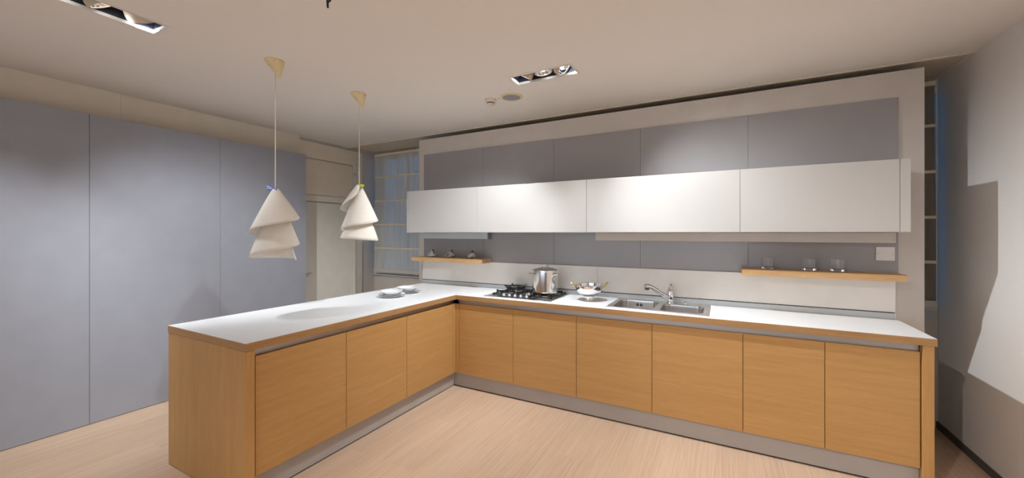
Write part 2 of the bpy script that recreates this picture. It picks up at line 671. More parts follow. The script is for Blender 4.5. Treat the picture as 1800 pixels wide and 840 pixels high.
# blinds
def blind(label, x0, x1, z0, z1, y, rods, mat, lean=0.02):
    t = thing('roman_blind', label, 'blind', ((x0 + x1) / 2, y, z0))
    bm = bmesh.new()
    nx = 50
    zz = [z0, z0 + 0.06] + rods + [z1]
    zs_ = []
    for a, b in zip(zz, zz[1:]):
        for k in range(6):
            zs_.append(a + (b - a) * k / 6)
    zs_.append(z1)
    grid = []
    for z in zs_:
        row = []
        for k in range(nx + 1):
            x = x0 + (x1 - x0) * k / nx
            w = 0.004 * math.sin(x * 40 + 2 * math.sin(z * 3)) + 0.003 * math.sin(x * 97)
            row.append(bm.verts.new((x, y + w - lean * (z1 - z) / (z1 - z0), z)))
        grid.append(row)
    for a, b in zip(grid, grid[1:]):
        for k in range(nx):
            bm.faces.new([a[k], a[k + 1], b[k + 1], b[k]])
    o = obj('cloth', bm, mat, t, smooth=True)
    for rz in rods:
        yy = y - lean * (z1 - rz) / (z1 - z0)
        obj('rod_pocket', B(x0, x1, yy - 0.014, yy - 0.006, rz - 0.012, rz + 0.012, bev=0.003), 'rod', t)
    obj('hem_bar', B(x0, x1, y - lean - 0.018, y - lean - 0.006, z0 - 0.015, z0 + 0.035, bev=0.004), 'board', t)
    obj('head_rail', B(x0, x1, y - 0.02, y + 0.02, z1, z1 + 0.035, bev=0.003), 'rod', t)
    return t


blind('tall translucent roman blind with horizontal rods in the left window niche', -4.500, -3.34, 0.945, 2.62, 4.135,
      [1.280, 1.620, 1.965, 2.315], 'sheer')
blind('narrow dark roman blind in the right corner behind the partition', 1.06, 1.430, 0.955, 2.62, 4.135,
      [1.280, 1.620, 1.965, 2.315], 'thick')
struct('trim_1', B(XL + 0.001, -3.28, 4.165, YB - 0.001, 0.875, 0.895, bev=0.004), 'wall')

# ---------------------------------------------------------------- grey panels along the left
GX = -4.36
ye = [-0.675, 0.230, 1.135, 2.041, 2.946]
names = ['grey-blue tall panel at the left edge of the frame, nearest the camera',
         'grey-blue tall wall panel left of the first visible joint, leftmost wide panel',
         'middle grey-blue tall wall panel behind the free end of the peninsula',
         'grey-blue tall wall panel nearest the door, behind the left pendant lamp']
for k in range(4):
    if k == 0:
        continue
    o = obj('wall_panel', B(GX - 0.05, GX, ye[k] + 0.0012, ye[k + 1] - 0.0012, 0.004, 2.43, bev=0.001), 'greypanel', loc=(GX - 0.025, ye[k], 0.0))
    tag(o, names[k], 'wall panel', 'grey-blue panels along the left wall')
o = obj('wall_panel', B(GX - 0.05, GX, -2.5, 0.2288, 0.004, 2.43, bev=0.001), 'greypanel', loc=(GX - 0.025, -1, 0.0))
tag(o, 'long grey-blue panel outside the left edge of the frame', 'wall panel', 'grey-blue panels along the left wall')
for a, b, nm in ((-2.5, 1.366, 'white upper panel above the grey panels, leftmost'), (1.366, 2.324, 'white upper panel above the grey panels, between its two joints'),
                 (2.324, 2.978, 'short white upper panel above the grey panels, nearest the door')):
    o = obj('fascia_panel', B(XL + 0.001, -4.53, a + 0.0004, b - 0.0004, 0, 2.689, bev=0.0004), 'whitepanel', loc=(-4.56, a, 0.0))
    tag(o, nm, 'wall panel', 'white panels above the grey panels')

# ---------------------------------------------------------------- partition behind the kitchen
PY = 3.68
pt = thing('partition', 'tall white free-standing partition behind the wall cabinets', 'partition', (-1.0, PY + 0.05, 0))
bx = [-3.26, -1.80, -0.97, -0.24, 0.43, 1.222]
for a, b in zip(bx, bx[1:]):
    obj('board', B(a + 0.00025, b - 0.00025, PY, PY + 0.05, 0, 2.632), 'board', pt)
obj('frame', B(-3.24, 1.20, PY + 0.051, PY + 0.11, 0, 2.62), 'board', pt)

gx = [-3.175, -2.33, -1.489, -0.647, 0.190, 1.087]
gl = ['grey lacquered back panel on the partition, leftmost, behind the three stones',
      'grey lacquered back panel on the partition, second from the left, above the hob',
      'grey lacquered back panel on the partition, the middle one of five',
      'grey lacquered back panel on the partition, behind the sink and tap',
      'grey lacquered back panel on the partition, rightmost, carrying the socket plate']
for k in range(5):
    o = obj('back_panel', B(gx[k] + 0.001, gx[k + 1] - 0.001, PY - 0.012, PY - 0.0005, 1.183, 2.446, bev=0.0008), 'backpanel', loc=(gx[k], PY - 0.006, 1.183))
    tag(o, gl[k], 'back panel', 'grey back panels on the partition')
sx = [-3.187, -1.034, 1.070]
for k, l in enumerate(['white splashback panel behind the hob and corner of the worktop', 'white splashback panel behind the sink, right of its joint']):
    o = obj('splashback', B(sx[k] + 0.001, sx[k + 1] - 0.001, PY - 0.024, PY - 0.0005, 0.947, 1.181, bev=0.001), 'splash', loc=(sx[k], PY - 0.012, 0.947))
    tag(o, l, 'splashback', 'white splashback panels')
t = thing('upstand', 'low grey metal upstand strip along the back of the worktop', 'upstand', (-1.05, PY - 0.02, 0.9))
obj('strip', B(-3.185, 1.062, PY - 0.030, PY - 0.001, 0.9005, 0.941, bev=0.001), 'strip', t)
obj('seal', B(-3.185, 1.062, PY - 0.026, PY - 0.002, 0.9415, 0.9465), 'black', t)
obj('end_cap', B(1.062, 1.069, PY - 0.032, PY - 0.001, 0.9005, 0.944, bev=0.001), 'lampwhite', t)

# ---------------------------------------------------------------- worktop
PX0, PX1, PYF = -3.17, -2.268, 1.182
RX1, RYF, ZT = 1.077, 3.08, 0.900
SINK = (-0.835, -0.075, 3.150, 3.630)
HOB = (-1.995, -1.31, 3.145, 3.640)
wt = thing('worktop', 'white L-shaped worktop with oak front edge over the base cabinets', 'worktop', (-2.0, 3.0, 0.857))


def wt_slab(x0, x1, xr, y0, yb, z0, z1, hole=True):
    s = (SINK[0] + 0.018, SINK[1] - 0.018, SINK[2] + 0.018, SINK[3] - 0.018)
    X = sorted({x0, x1, s[0], s[1], xr})
    Y = sorted({y0, yb, s[2], s[3], PY - 0.002})

    def kp(i, j):
        cx, cy = (X[i] + X[i + 1]) / 2, (Y[j] + Y[j + 1]) / 2
        if s[0] < cx < s[1] and s[2] < cy < s[3]:
            return False
        return cx < x1 or cy > yb
    return cells(bmesh.new(), X, Y, kp, z0, z1)


e = 0.0015
obj('top_surface', wt_slab(PX0 + e, PX1 - e, RX1 - e, PYF + e, RYF + e, ZT - 0.004, ZT), 'laminate', wt)
obj('core', wt_slab(PX0 + 0.02, PX1 - 0.022, RX1 - 0.02, PYF + 0.022, RYF + 0.022, ZT - 0.043, ZT - 0.0042), 'darkin', wt)
zt0, zt1 = ZT - 0.0435, ZT - 0.0008
obj('edge_band', B(PX1 - 0.022, PX1, PYF + 0.0005, RYF + 0.02, zt0, zt1, bev=0.0006), 'oak_e', wt)
obj('edge_band', B(PX0, PX1 - 0.0005, PYF, PYF + 0.022, zt0, zt1, bev=0.0006), 'oak_e', wt)
obj('edge_band', B(PX0, PX0 + 0.02, PYF + 0.022, PY - 0.002, zt0, zt1, bev=0.0006), 'oak_e', wt)
obj('edge_band', B(PX1 - 0.001, RX1, RYF, RYF + 0.022, zt0, zt1, bev=0.0006), 'oak_e', wt)
obj('edge_band', B(RX1 - 0.02, RX1 - 0.0003, RYF + 0.022, PY - 0.002, zt0, zt1, bev=0.0006), 'oak_e', wt)

# ---------------------------------------------------------------- base cabinets
DZ0, DZ1 = 0.141, 0.813
DX, DY = -2.290, 3.100        # door planes (peninsula faces +x, cooking run faces -y)


def carcass(x0, x1, y0, y1, open_x=False):
    bm = bmesh.new()
    z0, z1 = 0.138, 0.80
    h = 0.016
    box(bm, x0, x1, y0, y1, z0, z0 + h)
    if open_x:      # front at +x
        box(bm, x0, x1, y0, y0 + h, z0 + h, z1)
        box(bm, x0, x1, y1 - h, y1, z0 + h, z1)
        box(bm, x0, x0 + h, y0 + h, y1 - h, z0 + h, z1)
    else:
        box(bm, x0, x0 + h, y0, y1, z0 + h, z1)
        box(bm, x1 - h, x1, y0, y1, z0 + h, z1)
        box(bm, x0 + h, x1 - h, y1 - h, y1, z0 + h, z1)
    return bm


pl = [1.236, 1.844, 2.435, 3.066]
pn = ['oak base cabinet of the peninsula at its free end, beside the end panel',
      'middle oak base cabinet of the peninsula',
      'oak base cabinet of the peninsula next to the inner corner']
for k in range(3):
    t = thing('base_cabinet', pn[k], 'cabinet', (DX - 0.4, (pl[k] + pl[k + 1]) / 2, 0.0), 'oak base cabinets of the peninsula')
    obj('body', carcass(-3.125, DX - 0.022, pl[k] + 0.001, pl[k + 1] - 0.001, True), 'darkin', t)
    obj('door', B(DX - 0.020, DX, pl[k] + (0.010 if k == 0 else 0.0018), pl[k + 1] - 0.0018, DZ0, DZ1, bev=0.0008), 'oak_h', t)
rl = [-2.240, -1.649, -1.057, -0.462, 0.130, 0.575, 1.013]
rn = ['oak base cabinet right of the inner corner, left part under the hob',
      'oak base cabinet between hob and colander, third joint from the corner',
      'oak base cabinet under the left sink bowl',
      'oak base cabinet under the right sink bowl and just right of the sink',
      'narrow oak base cabinet, second from the right end panel',
      'narrow oak base cabinet next to the right end panel']
rn[1] = 'oak base cabinet under the stockpot and the footed steel bowl'
for k in range(6):
    t = thing('base_cabinet', rn[k], 'cabinet', ((rl[k] + rl[k + 1]) / 2, 3.4, 0.0), 'oak base cabinets of the cooking run')
    obj('body', carcass(rl[k] + 0.001, rl[k + 1] - 0.001, DY + 0.022, 3.66), 'darkin', t)
    obj('door', B(rl[k] + 0.0018, rl[k + 1] - 0.0018, DY, DY + 0.020, DZ0, DZ1, bev=0.0008), 'oak_h', t)
bm = bmesh.new()
box(bm, DX - 0.018, -2.2415, DY, DY + 0.018, DZ0, DZ1, bev=0.0008)
box(bm, DX - 0.018, DX, 3.068, DY - 0.0005, DZ0, DZ1, bev=0.0008)
o = obj('corner_filler', bm, 'oak_v', loc=(-2.27, 3.10, 0.0))
tag(o, 'narrow oak filler strip closing the inner corner of the cabinets', 'filler strip')

t = obj('end_panel', B(-3.166, -2.270, 1.1845, 1.232, 0.004, 0.8545, bev=0.001), 'oak_v', loc=(-2.7, 1.21, 0))
tag(t, 'wide oak panel closing the free end of the peninsula', 'end panel')
t = obj('end_panel', B(1.0175, 1.066, 3.085, 3.66, 0.001, 0.8555, bev=0.001), 'oak_v', loc=(1.04, 3.3, 0))
tag(t, 'narrow-edged oak panel closing the right end of the cooking run', 'end panel')
t = obj('rear_panel', B(-3.160, -3.135, 1.234, 3.66, 0.002, 0.8555, bev=0.001), 'oak_v', loc=(-3.15, 2.4, 0))
tag(t, 'oak rear side of the peninsula facing the grey panels', 'rear panel')


# finger rail: shallow C channel under the worktop
def rail_profile_x(x0, x1, yf):
    bm = bmesh.new()
    box(bm, x0, x1, yf + 0.016, yf + 0.020, 0.802, 0.8558)
    box(bm, x0, x1, yf + 0.002, yf + 0.016, 0.8515, 0.8555)
    return bm


o = obj('finger_rail', rail_profile_x(-2.262, 1.012, DY + 0.006), 'rail', loc=(-0.6, 3.12, 0.80))
o.name = 'finger_rail'
tag(o, 'long aluminium finger-grip channel under the worktop of the cooking run', 'finger rail')
bm = bmesh.new()
xr_ = DX - 0.006
box(bm, xr_ - 0.020, xr_ - 0.016, 1.240, 3.118, 0.802, 0.8558)
box(bm, xr_ - 0.016, xr_ - 0.002, 1.240, 3.10, 0.8515, 0.8555)
o = obj('finger_rail', bm, 'rail', loc=(-2.31, 2.2, 0.80))
tag(o, 'aluminium finger-grip channel under the worktop of the peninsula', 'finger rail')

bm = bmesh.new()
box(bm, -2.320, 1.0165, 3.130, 3.146, 0.008, 0.1365, bev=0.001)
o = obj('plinth', bm, 'plinth', loc=(-0.6, 3.138, 0))
tag(o, 'brushed metal plinth under the cooking run', 'plinth')
bm = bmesh.new()
box(bm, -2.336, -2.3205, 1.234, 3.146, 0.008, 0.1365, bev=0.001)
o = obj('plinth', bm, 'plinth', loc=(-2.33, 2.2, 0))
tag(o, 'brushed metal plinth under the peninsula', 'plinth')
bm = bmesh.new()
box(bm, -2.318, 1.0165, 3.134, 3.144, 0.0005, 0.0078)
o = obj('plinth_seal', bm, 'black', loc=(-0.6, 3.138, 0))
tag(o, 'thin black seal between floor and plinth of the cooking run', 'seal')
bm = bmesh.new()
box(bm, -2.334, -2.3235, 1.238, 3.144, 0.0005, 0.0078)
o = obj('plinth_seal', bm, 'black', loc=(-2.33, 2.2, 0))
tag(o, 'thin black seal between floor and plinth of the peninsula', 'seal')

# ---------------------------------------------------------------- wall cabinets
UY, UZ0, UZ1 = 3.330, 1.506, 1.968
ul = [-3.112, -2.190, -1.042, 0.122, 0.994]
un = ['white gloss wall cabinet, leftmost, above the shelf with three stones',
      'white gloss wall cabinet above the hob, second from the left',
      'white gloss wall cabinet above the sink, third from the left',
      'white gloss wall cabinet, rightmost, above the shelf with glasses']
for k in range(4):
    t = thing('wall_cabinet', un[k], 'cabinet', ((ul[k] + ul[k + 1]) / 2, 3.5, UZ0), 'white wall cabinets')
    obj('body', B(ul[k] + 0.001, ul[k + 1] - 0.001, UY + 0.022, 3.664, UZ0 + 0.002, UZ1 - 0.002, bev=0.001), 'lacquer', t)
    obj('door', B(ul[k] + 0.0012, ul[k + 1] - 0.0012, UY, UY + 0.020, UZ0, UZ1, bev=0.001), 'lacquer', t)
o = obj('side_panel', B(-3.132, -3.1132, UY, 3.664, UZ0, UZ1, bev=0.001), 'lacquer', loc=(-3.12, 3.5, UZ0))
tag(o, 'white side panel at the left end of the wall cabinets', 'side panel')
o = obj('side_panel', B(0.9955, 1.044, UY, 3.664, UZ0, UZ1, bev=0.001), 'lacquer', loc=(1.02, 3.5, UZ0))
tag(o, 'white side panel at the right end of the wall cabinets', 'side panel')

# black flue collar on top of the hob cabinet
o = obj('flue_collar', lathe(bmesh.new(), [(0.055, 0), (0.062, 0), (0.062, 0.022), (0.055, 0.022)], (-1.66, 3.50, UZ1 - 0.0015), 32, close=True), 'black', smooth=True, loc=(-1.66, 3.5, UZ1))
tag(o, 'round black flue collar on top of the wall cabinet above the hob', 'flue collar')

# under-cabinet light bars
t = thing('light_bar', 'grey light bar below the leftmost wall cabinet above the stones', 'light bar', (-2.7, 3.63, 1.47))
obj('housing', B(-3.172, -2.236, 3.598, 3.667, 1.435, 1.504, bev=0.002), 'strip', t)
obj('end_cap', B(-2.236, -2.220, 3.598, 3.667, 1.433, 1.504, bev=0.002), 'alu', t)
t = thing('light_bar', 'long pale light bar under the wall cabinets above sink and glasses', 'light bar', (0, 3.63, 1.47))
obj('housing', B(-1.040, 1.046, 3.598, 3.667, 1.431, 1.504, bev=0.002), 'board', t)
obj('end_cap', B(1.046, 1.054, 3.598, 3.667, 1.431, 1.504, bev=0.002), 'board', t)

# shelves
o = obj('wall_shelf', B(-3.203, -2.225, 3.480, 3.6675, 1.176, 1.2215, bev=0.001), 'oak_s', loc=(-2.7, 3.57, 1.176))
tag(o, 'oak shelf on the left carrying three stones', 'shelf')
o = obj('wall_shelf', B(0.139, 1.076, 3.480, 3.6675, 1.178, 1.2225, bev=0.001), 'oak_s', loc=(0.6, 3.57, 1.178))
tag(o, 'oak shelf on the right carrying three glasses', 'shelf')

# socket plate
t = thing('socket_plate', 'white blank socket plate on the grey panel above the right shelf', 'socket plate', (1.016, PY - 0.014, 1.354))
obj('cover', B(0.966, 1.066, PY - 0.022, PY - 0.0125, 1.306, 1.402, bev=0.002), 'plate', t)
for x in (0.976, 1.056):
    bm = lathe(bmesh.new(), [(0, 0), (0.003, 0), (0.003, 0.001), (0, 0.001)], (0, 0, 0), 12)
    xform(bm, Matrix.Translation((x, PY - 0.0222, 1.354)) @ Matrix.Rotation(PI / 2, 4, 'X'))
    obj('screw', bm, 'alu', t)

# ================================================================ lamps


def spot_head(t, c, aim, energy, color, size=95, on=True):
    """gimbal ring, reflector and glowing bulb; c = centre in the opening (world), aim = world point"""
    d = (Vector(aim) - Vector(c)).normalized()
    q = Vector((0, 0, -1)).rotation_difference(d).to_matrix().to_4x4()
    T = Matrix.Translation(Vector(c)) @ q

    def mk(name, prof, mat, par, close=False):
        bm = xform(lathe(bmesh.new(), prof, (0, 0, 0), 36, close=close), T)
        return obj(name, bm, mat, par, smooth=True)
    # local: light leaves towards -z
    ring = mk('gimbal_ring', [(0.056, -0.014), (0.068, -0.014), (0.071, 0.004), (0.069, 0.030), (0.056, 0.048), (0.054, 0.040), (0.058, 0.010)], 'lampring', t, True)
    mk('reflector', [(0.0555, -0.010), (0.050, 0.008), (0.036, 0.022), (0.020, 0.030), (0.0205, 0.0305), (0.037, 0.024), (0.0515, 0.0095), (0.0565, -0.010)], 'reflector', ring, True)
    mk('bulb', [(0, -0.002), (0.014, 0.000), (0.021, 0.008), (0.022, 0.029), (0, 0.029)], 'bulb', ring)
    if energy:
        l = bpy.data.lights.new('bulb_light', 'SPOT')
        l.energy = energy
        l.color = color
        l.spot_size = math.radians(size)
        l.spot_blend = 1.0
        l.shadow_soft_size = 0.022
        o = bpy.data.objects.new('bulb_light', l)
        COL.objects.link(o)
        o.parent = t
        o.location = Vector(c) + d * 0.020 - org(t)
        o.rotation_euler = d.to_track_quat('-Z', 'Y').to_euler()


def triple_lamp(rect, label, heads):
    x0, x1, y0, y1 = rect
    c = ((x0 + x1) / 2, (y0 + y1) / 2, ZC)
    t = thing('ceiling_lamp', label, 'ceiling lamp', c, 'recessed three-spot ceiling lamps')
    f = 0.010
    bm = cells(bmesh.new(), [x0 - f, x0 + 0.003, x1 - 0.003, x1 + f], [y0 - f, y0 + 0.003, y1 - 0.003, y1 + f], lambda i, j: not (i == 1 and j == 1), ZC - 0.004, ZC)
    obj('trim_frame', bm, 'lampwhite', t)
    bm = cells(bmesh.new(), [x0 + 0.001, x0 + 0.004, x1 - 0.004, x1 - 0.001], [y0 + 0.001, y0 + 0.004, y1 - 0.004, y1 - 0.001], lambda i, j: not (i == 1 and j == 1), ZC - 0.003, ZC + 0.014)
    obj('housing_lip', bm, 'lampwhite', t)
    bm = cells(bmesh.new(), [x0 + 0.001, x0 + 0.004, x1 - 0.004, x1 - 0.001], [y0 + 0.001, y0 + 0.004, y1 - 0.004, y1 - 0.001], lambda i, j: not (i == 1 and j == 1), ZC + 0.0145, ZC + 0.13)
    obj('housing_wall', bm, 'lampdark', t)
    obj('housing_top', B(x0 + 0.0, x1, y0, y1, ZC + 0.13, ZC + 0.135), 'lampdark', t)
    for pos, aim, en, col, size in heads:
        spot_head(t, pos, aim, en, col, size)
    return t


WC, CC = (1.0, 0.95, 0.89), (0.90, 0.95, 1.0)
zc = ZC + 0.034
triple_lamp(LR, 'recessed three-spot ceiling lamp above the hob side of the kitchen', [
    ((-1.345, 2.708, zc), (-2.40, 2.92, 0.9), P_LR * 0.92, CC, 96),
    ((-1.185, 2.708, zc), (-0.95, 2.76, 0.9), P_LR * 0.62, CC, 92),
    ((-1.025, 2.708, zc), (1.15, 2.84, 0.9), P_LR * 1.1, CC, 112)])
triple_lamp(LL, 'recessed three-spot ceiling lamp above the peninsula end at top left', [
    ((-2.894, 0.640, zc), (-4.25, 0.55, 0.4), P_LL * 1.2, CC, 76),
    ((-2.894, 0.800, zc), (-2.9, 1.9, 0.9), P_LL * 0.2, CC, 95),
    ((-2.894, 0.960, zc), (-4.3, 2.35, 0.6), P_LL * 1.35, CC, 86)])
triple_lamp(LF, 'added, unseen recessed three-spot fill lamp behind the camera on the right', [
    ((-1.16, -0.518, zc), (-1.3, 0.0, 0.0), P_LF, WC, 72),
    ((-1.00, -0.518, zc), (-0.8, 0.0, 0.0), P_LF, WC, 76),
    ((-0.84, -0.518, zc), (1.35, 1.6, 0.6), P_LF * 0.9, WC, 100)])
triple_lamp(LG, 'added, unseen recessed three-spot fill lamp behind the camera on the left', [
    ((-3.318, -1.215, zc), (-3.8, -0.8, 0.0), P_LG, WC, 80),
    ((-3.318, -1.055, zc), (-3.0, -0.8, 0.0), P_LG, WC, 80),
    ((-3.318, -0.895, zc), (-3.0, -0.2, 0.0), P_LG, WC, 80)])

# ---------------------------------------------------------------- pendants


def pendant(loc, label, ztop, rot, clipmat, clipoff, end):
    """loc: x,y ; ztop: top of the paper shade"""
    x, y = loc
    t = thing('pendant_lamp', label, 'pendant lamp', (x, y, ZC), 'paper pendant lamps over the peninsula')
    R = Vector((math.cos(YAW), math.sin(YAW), 0))
    # canopy: oblique cone
    bm = bmesh.new()
    seg = 40
    ap = Vector((x, y, ZC - 0.122)) + R * 0.030
    bc = Vector((x, y, ZC)) - R * 0.008
    prev = None
    for k, f in enumerate((0, 0.02, 0.35, 0.7, 0.97)):
        c = bc.lerp(ap, f)
        r = 0.062 * (1 - f) + 0.002
        if k == 0:
            r = 0.058
        ring = [bm.verts.new((c.x + r * math.cos(2 * PI * i / seg), c.y + r * math.sin(2 * PI * i / seg), c.z)) for i in range(seg)]
        if prev:
            for i in range(seg):
                bm.faces.new([prev[i], prev[(i + 1) % seg], ring[(i + 1) % seg], ring[i]])
        prev = ring
    bm.faces.new(prev)
    ca = obj('canopy', bm, 'cream', t, smooth=True)
    for dx, dz in ((-0.026, 0.040), (0.020, 0.012)):
        p = Vector((x, y, ZC - dz)) + R * dx - Vector((-math.sin(YAW), math.cos(YAW), 0)) * (0.062 * (1 - dz / 0.122) - 0.006)
        bm = bmesh.new()
        bmesh.ops.create_icosphere(bm, subdivisions=2, radius=0.0045)
        bmesh.ops.translate(bm, verts=bm.verts, vec=p)
        obj('screw', bm, 'brass', ca)
    cb = tube(bmesh.new(), [(x, y, ZC - 0.07), (x, y, (ZC + ztop) / 2), (x, y, ztop - 0.12)], 0.0032, 8)
    obj('cord', cb, 'cord', t, smooth=True)
    # paper ribbon wound into a cone
    bm = bmesh.new()
    NA, NS = 190, 12
    a0, a1 = -0.62 * PI, 3.92 * PI
    rows = []
    for i in range(NA + 1):
        a = a0 + (a1 - a0) * i / NA
        turn = a / PI                      # half turns after the full-width start
        kn = [(0, 0.212, 0.160), (1, 0.315, 0.152), (2, 0.393, 0.148), (3, 0.478, 0.155), (3.92, end[0], end[1])]
        tt_ = max(turn, 0)
        for (ka, da, ra), (kb, db, rb) in zip(kn, kn[1:]):
            if tt_ <= kb + 1e-6:
                u = (tt_ - ka) / (kb - ka)
                drop = da + (db - da) * u
                rad = ra + (rb - ra) * u
                break
        s_in = 0.020
        top = 0.0 if turn < 0.5 else 0.055 * (turn - 0.5)
        top = min(top, 0.24)
        slope = (rad - s_in) / 0.27
        r_in = s_in + 0.004 * max(turn, 0)
        if turn < 0:                       # rolled start corner
            f = 1 + turn / 0.62
            f = f ** 0.55
            drop = 0.025 + (0.212 - 0.025) * f
            rad = 0.034 + (0.160 - 0.034) * f
            top = 0.0
        if turn > 3.55:                    # cut end of the sheet
            f = (turn - 3.55) / 0.37
            top = top + (drop - top) * 0.55 * f
            r_in = r_in + (rad - r_in) * 0.50 * f
        row = []
        aa = -a                             # front goes from right to left
        for j in range(NS + 1):
            s = j / NS
            r = r_in + (rad - r_in) * s ** 0.93
            z = ztop - 0.004 - (top + (drop - top) * s)
            th = aa + rot + YAW
            row.append(bm.verts.new((x + r * math.cos(th), y + r * math.sin(th), z)))
        rows.append(row)
    for a, b in zip(rows, rows[1:]):
        for j in range(NS):
            bm.faces.new([a[j], a[j + 1], b[j + 1], b[j]])
    sh = obj('shade', bm, 'paper', t, smooth=True)
    so = sh.modifiers.new('thick', 'SOLIDIFY')
    so.thickness = 0.0011
    # clothes peg
    p0 = Vector((x, y, ztop - 0.012)) + R * clipoff[0]
    p1 = Vector((x, y, ztop - 0.012 + clipoff[2])) + R * clipoff[1]
    fw = Vector((math.sin(YAW), -math.cos(YAW), 0)) * 0.02
    bm = bmesh.new()
    for dz in (-1, 1):
        pts = [p0 + fw + Vector((0, 0, 0.0035 * dz)), p0.lerp(p1, 0.45) + fw + Vector((0, 0, 0.0045 * dz)), p1 + fw + Vector((0, 0, 0.006 * dz))]
        tube(bm, pts, [0.0042, 0.0058, 0.0062], 6)
    tube(bm, [p0.lerp(p1, 0.5) + fw + Vector((0, 0, -0.010)), p0.lerp(p1, 0.5) + fw + Vector((0, 0, 0.010))], 0.005, 8)
    obj('clothes_peg', bm, clipmat, t)
    return t


pendant((-2.722, 1.612), 'white paper spiral pendant lamp with a blue peg, nearer and left', 1.808, 0.0, 'blue', (0.020, -0.045, 0.018), (0.494, 0.125))
pendant((-2.733, 2.332), 'white paper spiral pendant lamp with a lime peg, farther and right', 1.915, PI, 'lime', (-0.005, 0.048, 0.0), (0.450, 0.150))

# ---------------------------------------------------------------- ceiling bits
t = thing('smoke_detector', 'small round smoke detector on the ceiling left of the speaker', 'smoke detector', (-1.815, 2.985, ZC))
obj('base', lathe(bmesh.new(), [(0, 0), (0.052, 0), (0.052, -0.020), (0.040, -0.028), (0, -0.028)], (-1.815, 2.985, ZC), 36), 'whitepanel', t, smooth=True)
obj('sensor_slot', lathe(bmesh.new(), [(0, -0.028), (0.034, -0.028), (0.034, -0.038), (0, -0.038)], (-1.815, 2.985, ZC), 36), 'base', t, smooth=True)
obj('cap', lathe(bmesh.new(), [(0, -0.038), (0.036, -0.038), (0.033, -0.048), (0.018, -0.054), (0, -0.055)], (-1.815, 2.985, ZC), 36), 'whitepanel', t, smooth=True)
t = thing('ceiling_speaker', 'round ceiling speaker with grey mesh between lamp and smoke detector', 'speaker', (-1.617, 3.01, ZC))
obj('ring', lathe(bmesh.new(), [(0.078, 0), (0.100, 0), (0.098, -0.006), (0.080, -0.008)], (-1.617, 3.01, ZC), 48, close=True), 'cream', t, smooth=True)
obj('mesh_cover', lathe(bmesh.new(), [(0, 0), (0.0775, 0), (0.0775, -0.003), (0.03, -0.006), (0, -0.006)], (-1.617, 3.01, ZC), 48), 'speaker', t, smooth=True)
o = obj('screw_plug', lathe(bmesh.new(), [(0, 0), (0.005, 0), (0.004, -0.004), (0, -0.004)], (-1.735, 2.985, ZC), 16), 'black', loc=(-1.735, 2.985, ZC))
tag(o, 'tiny dark plug in the ceiling between smoke detector and speaker', 'screw plug')
bm = bmesh.new()
hx, hy = -1.728, 1.285
tube(bm, [(hx, hy, ZC), (hx + 0.002, hy, ZC - 0.012), (hx + 0.012, hy + 0.004, ZC - 0.022), (hx + 0.010, hy + 0.004, ZC - 0.032), (hx, hy, ZC - 0.040)], [0.006, 0.006, 0.005, 0.005, 0.004], 10)
tube(bm, [(hx + 0.002, hy, ZC - 0.004), (hx - 0.006, hy, ZC - 0.020), (hx - 0.004, hy, ZC - 0.055), (hx - 0.003, hy, ZC - 0.066)], [0.006, 0.006, 0.0055, 0.005], 10)
o = obj('ceiling_hook', bm, 'black', smooth=True, loc=(hx, hy, ZC))
tag(o, 'small black hook hanging from the ceiling at the top edge', 'hook')

# ================================================================ hob
t = thing('gas_hob', 'stainless five-burner gas hob with black cast-iron grates under the stockpot', 'hob', (-1.65, 3.39, 0.9))
bm = B(HOB[0], HOB[1], HOB[2], HOB[3], 0.9003, 0.9065, bev=0.003)
obj('base_plate', bm, 'steel', t)
obj('control_strip', B(-1.86, -1.475, 3.160, 3.235, 0.9066, 0.9082, bev=0.0005), 'black', t)
ZB = 0.9066
for k in range(5):
    cx = -1.800 + 0.059 * k
    bm = lathe(bmesh.new(), [(0, 0), (0.021, 0), (0.021, 0.004), (0.018, 0.006), (0.016, 0.024), (0.013, 0.026), (0, 0.026)], (cx, 3.205, 0.9083), 24)
    box(bm, cx - 0.003, cx + 0.003, 3.189, 3.219, 0.933, 0.9385, bev=0.001)
    obj('knob', bm, 'chrome', t, smooth=True)
burners = [(-1.865, 3.325, 0.040), (-1.850, 3.535, 0.055), (-1.655, 3.44, 0.036), (-1.450, 3.330, 0.045), (-1.450, 3.530, 0.036)]
for cx, cy, r in burners:
    b = obj('burner', lathe(bmesh.new(), [(0, 0), (r + 0.012, 0), (r + 0.010, 0.006), (r, 0.008), (r, 0.016), (0, 0.016)], (cx, cy, ZB), 32), 'steel', t, smooth=True)
    obj('burner_cap', lathe(bmesh.new(), [(0, 0.0162), (r - 0.003, 0.0162), (r - 0.002, 0.022), (r - 0.008, 0.025), (0, 0.026)], (cx, cy, ZB), 32), 'iron', b, smooth=True)


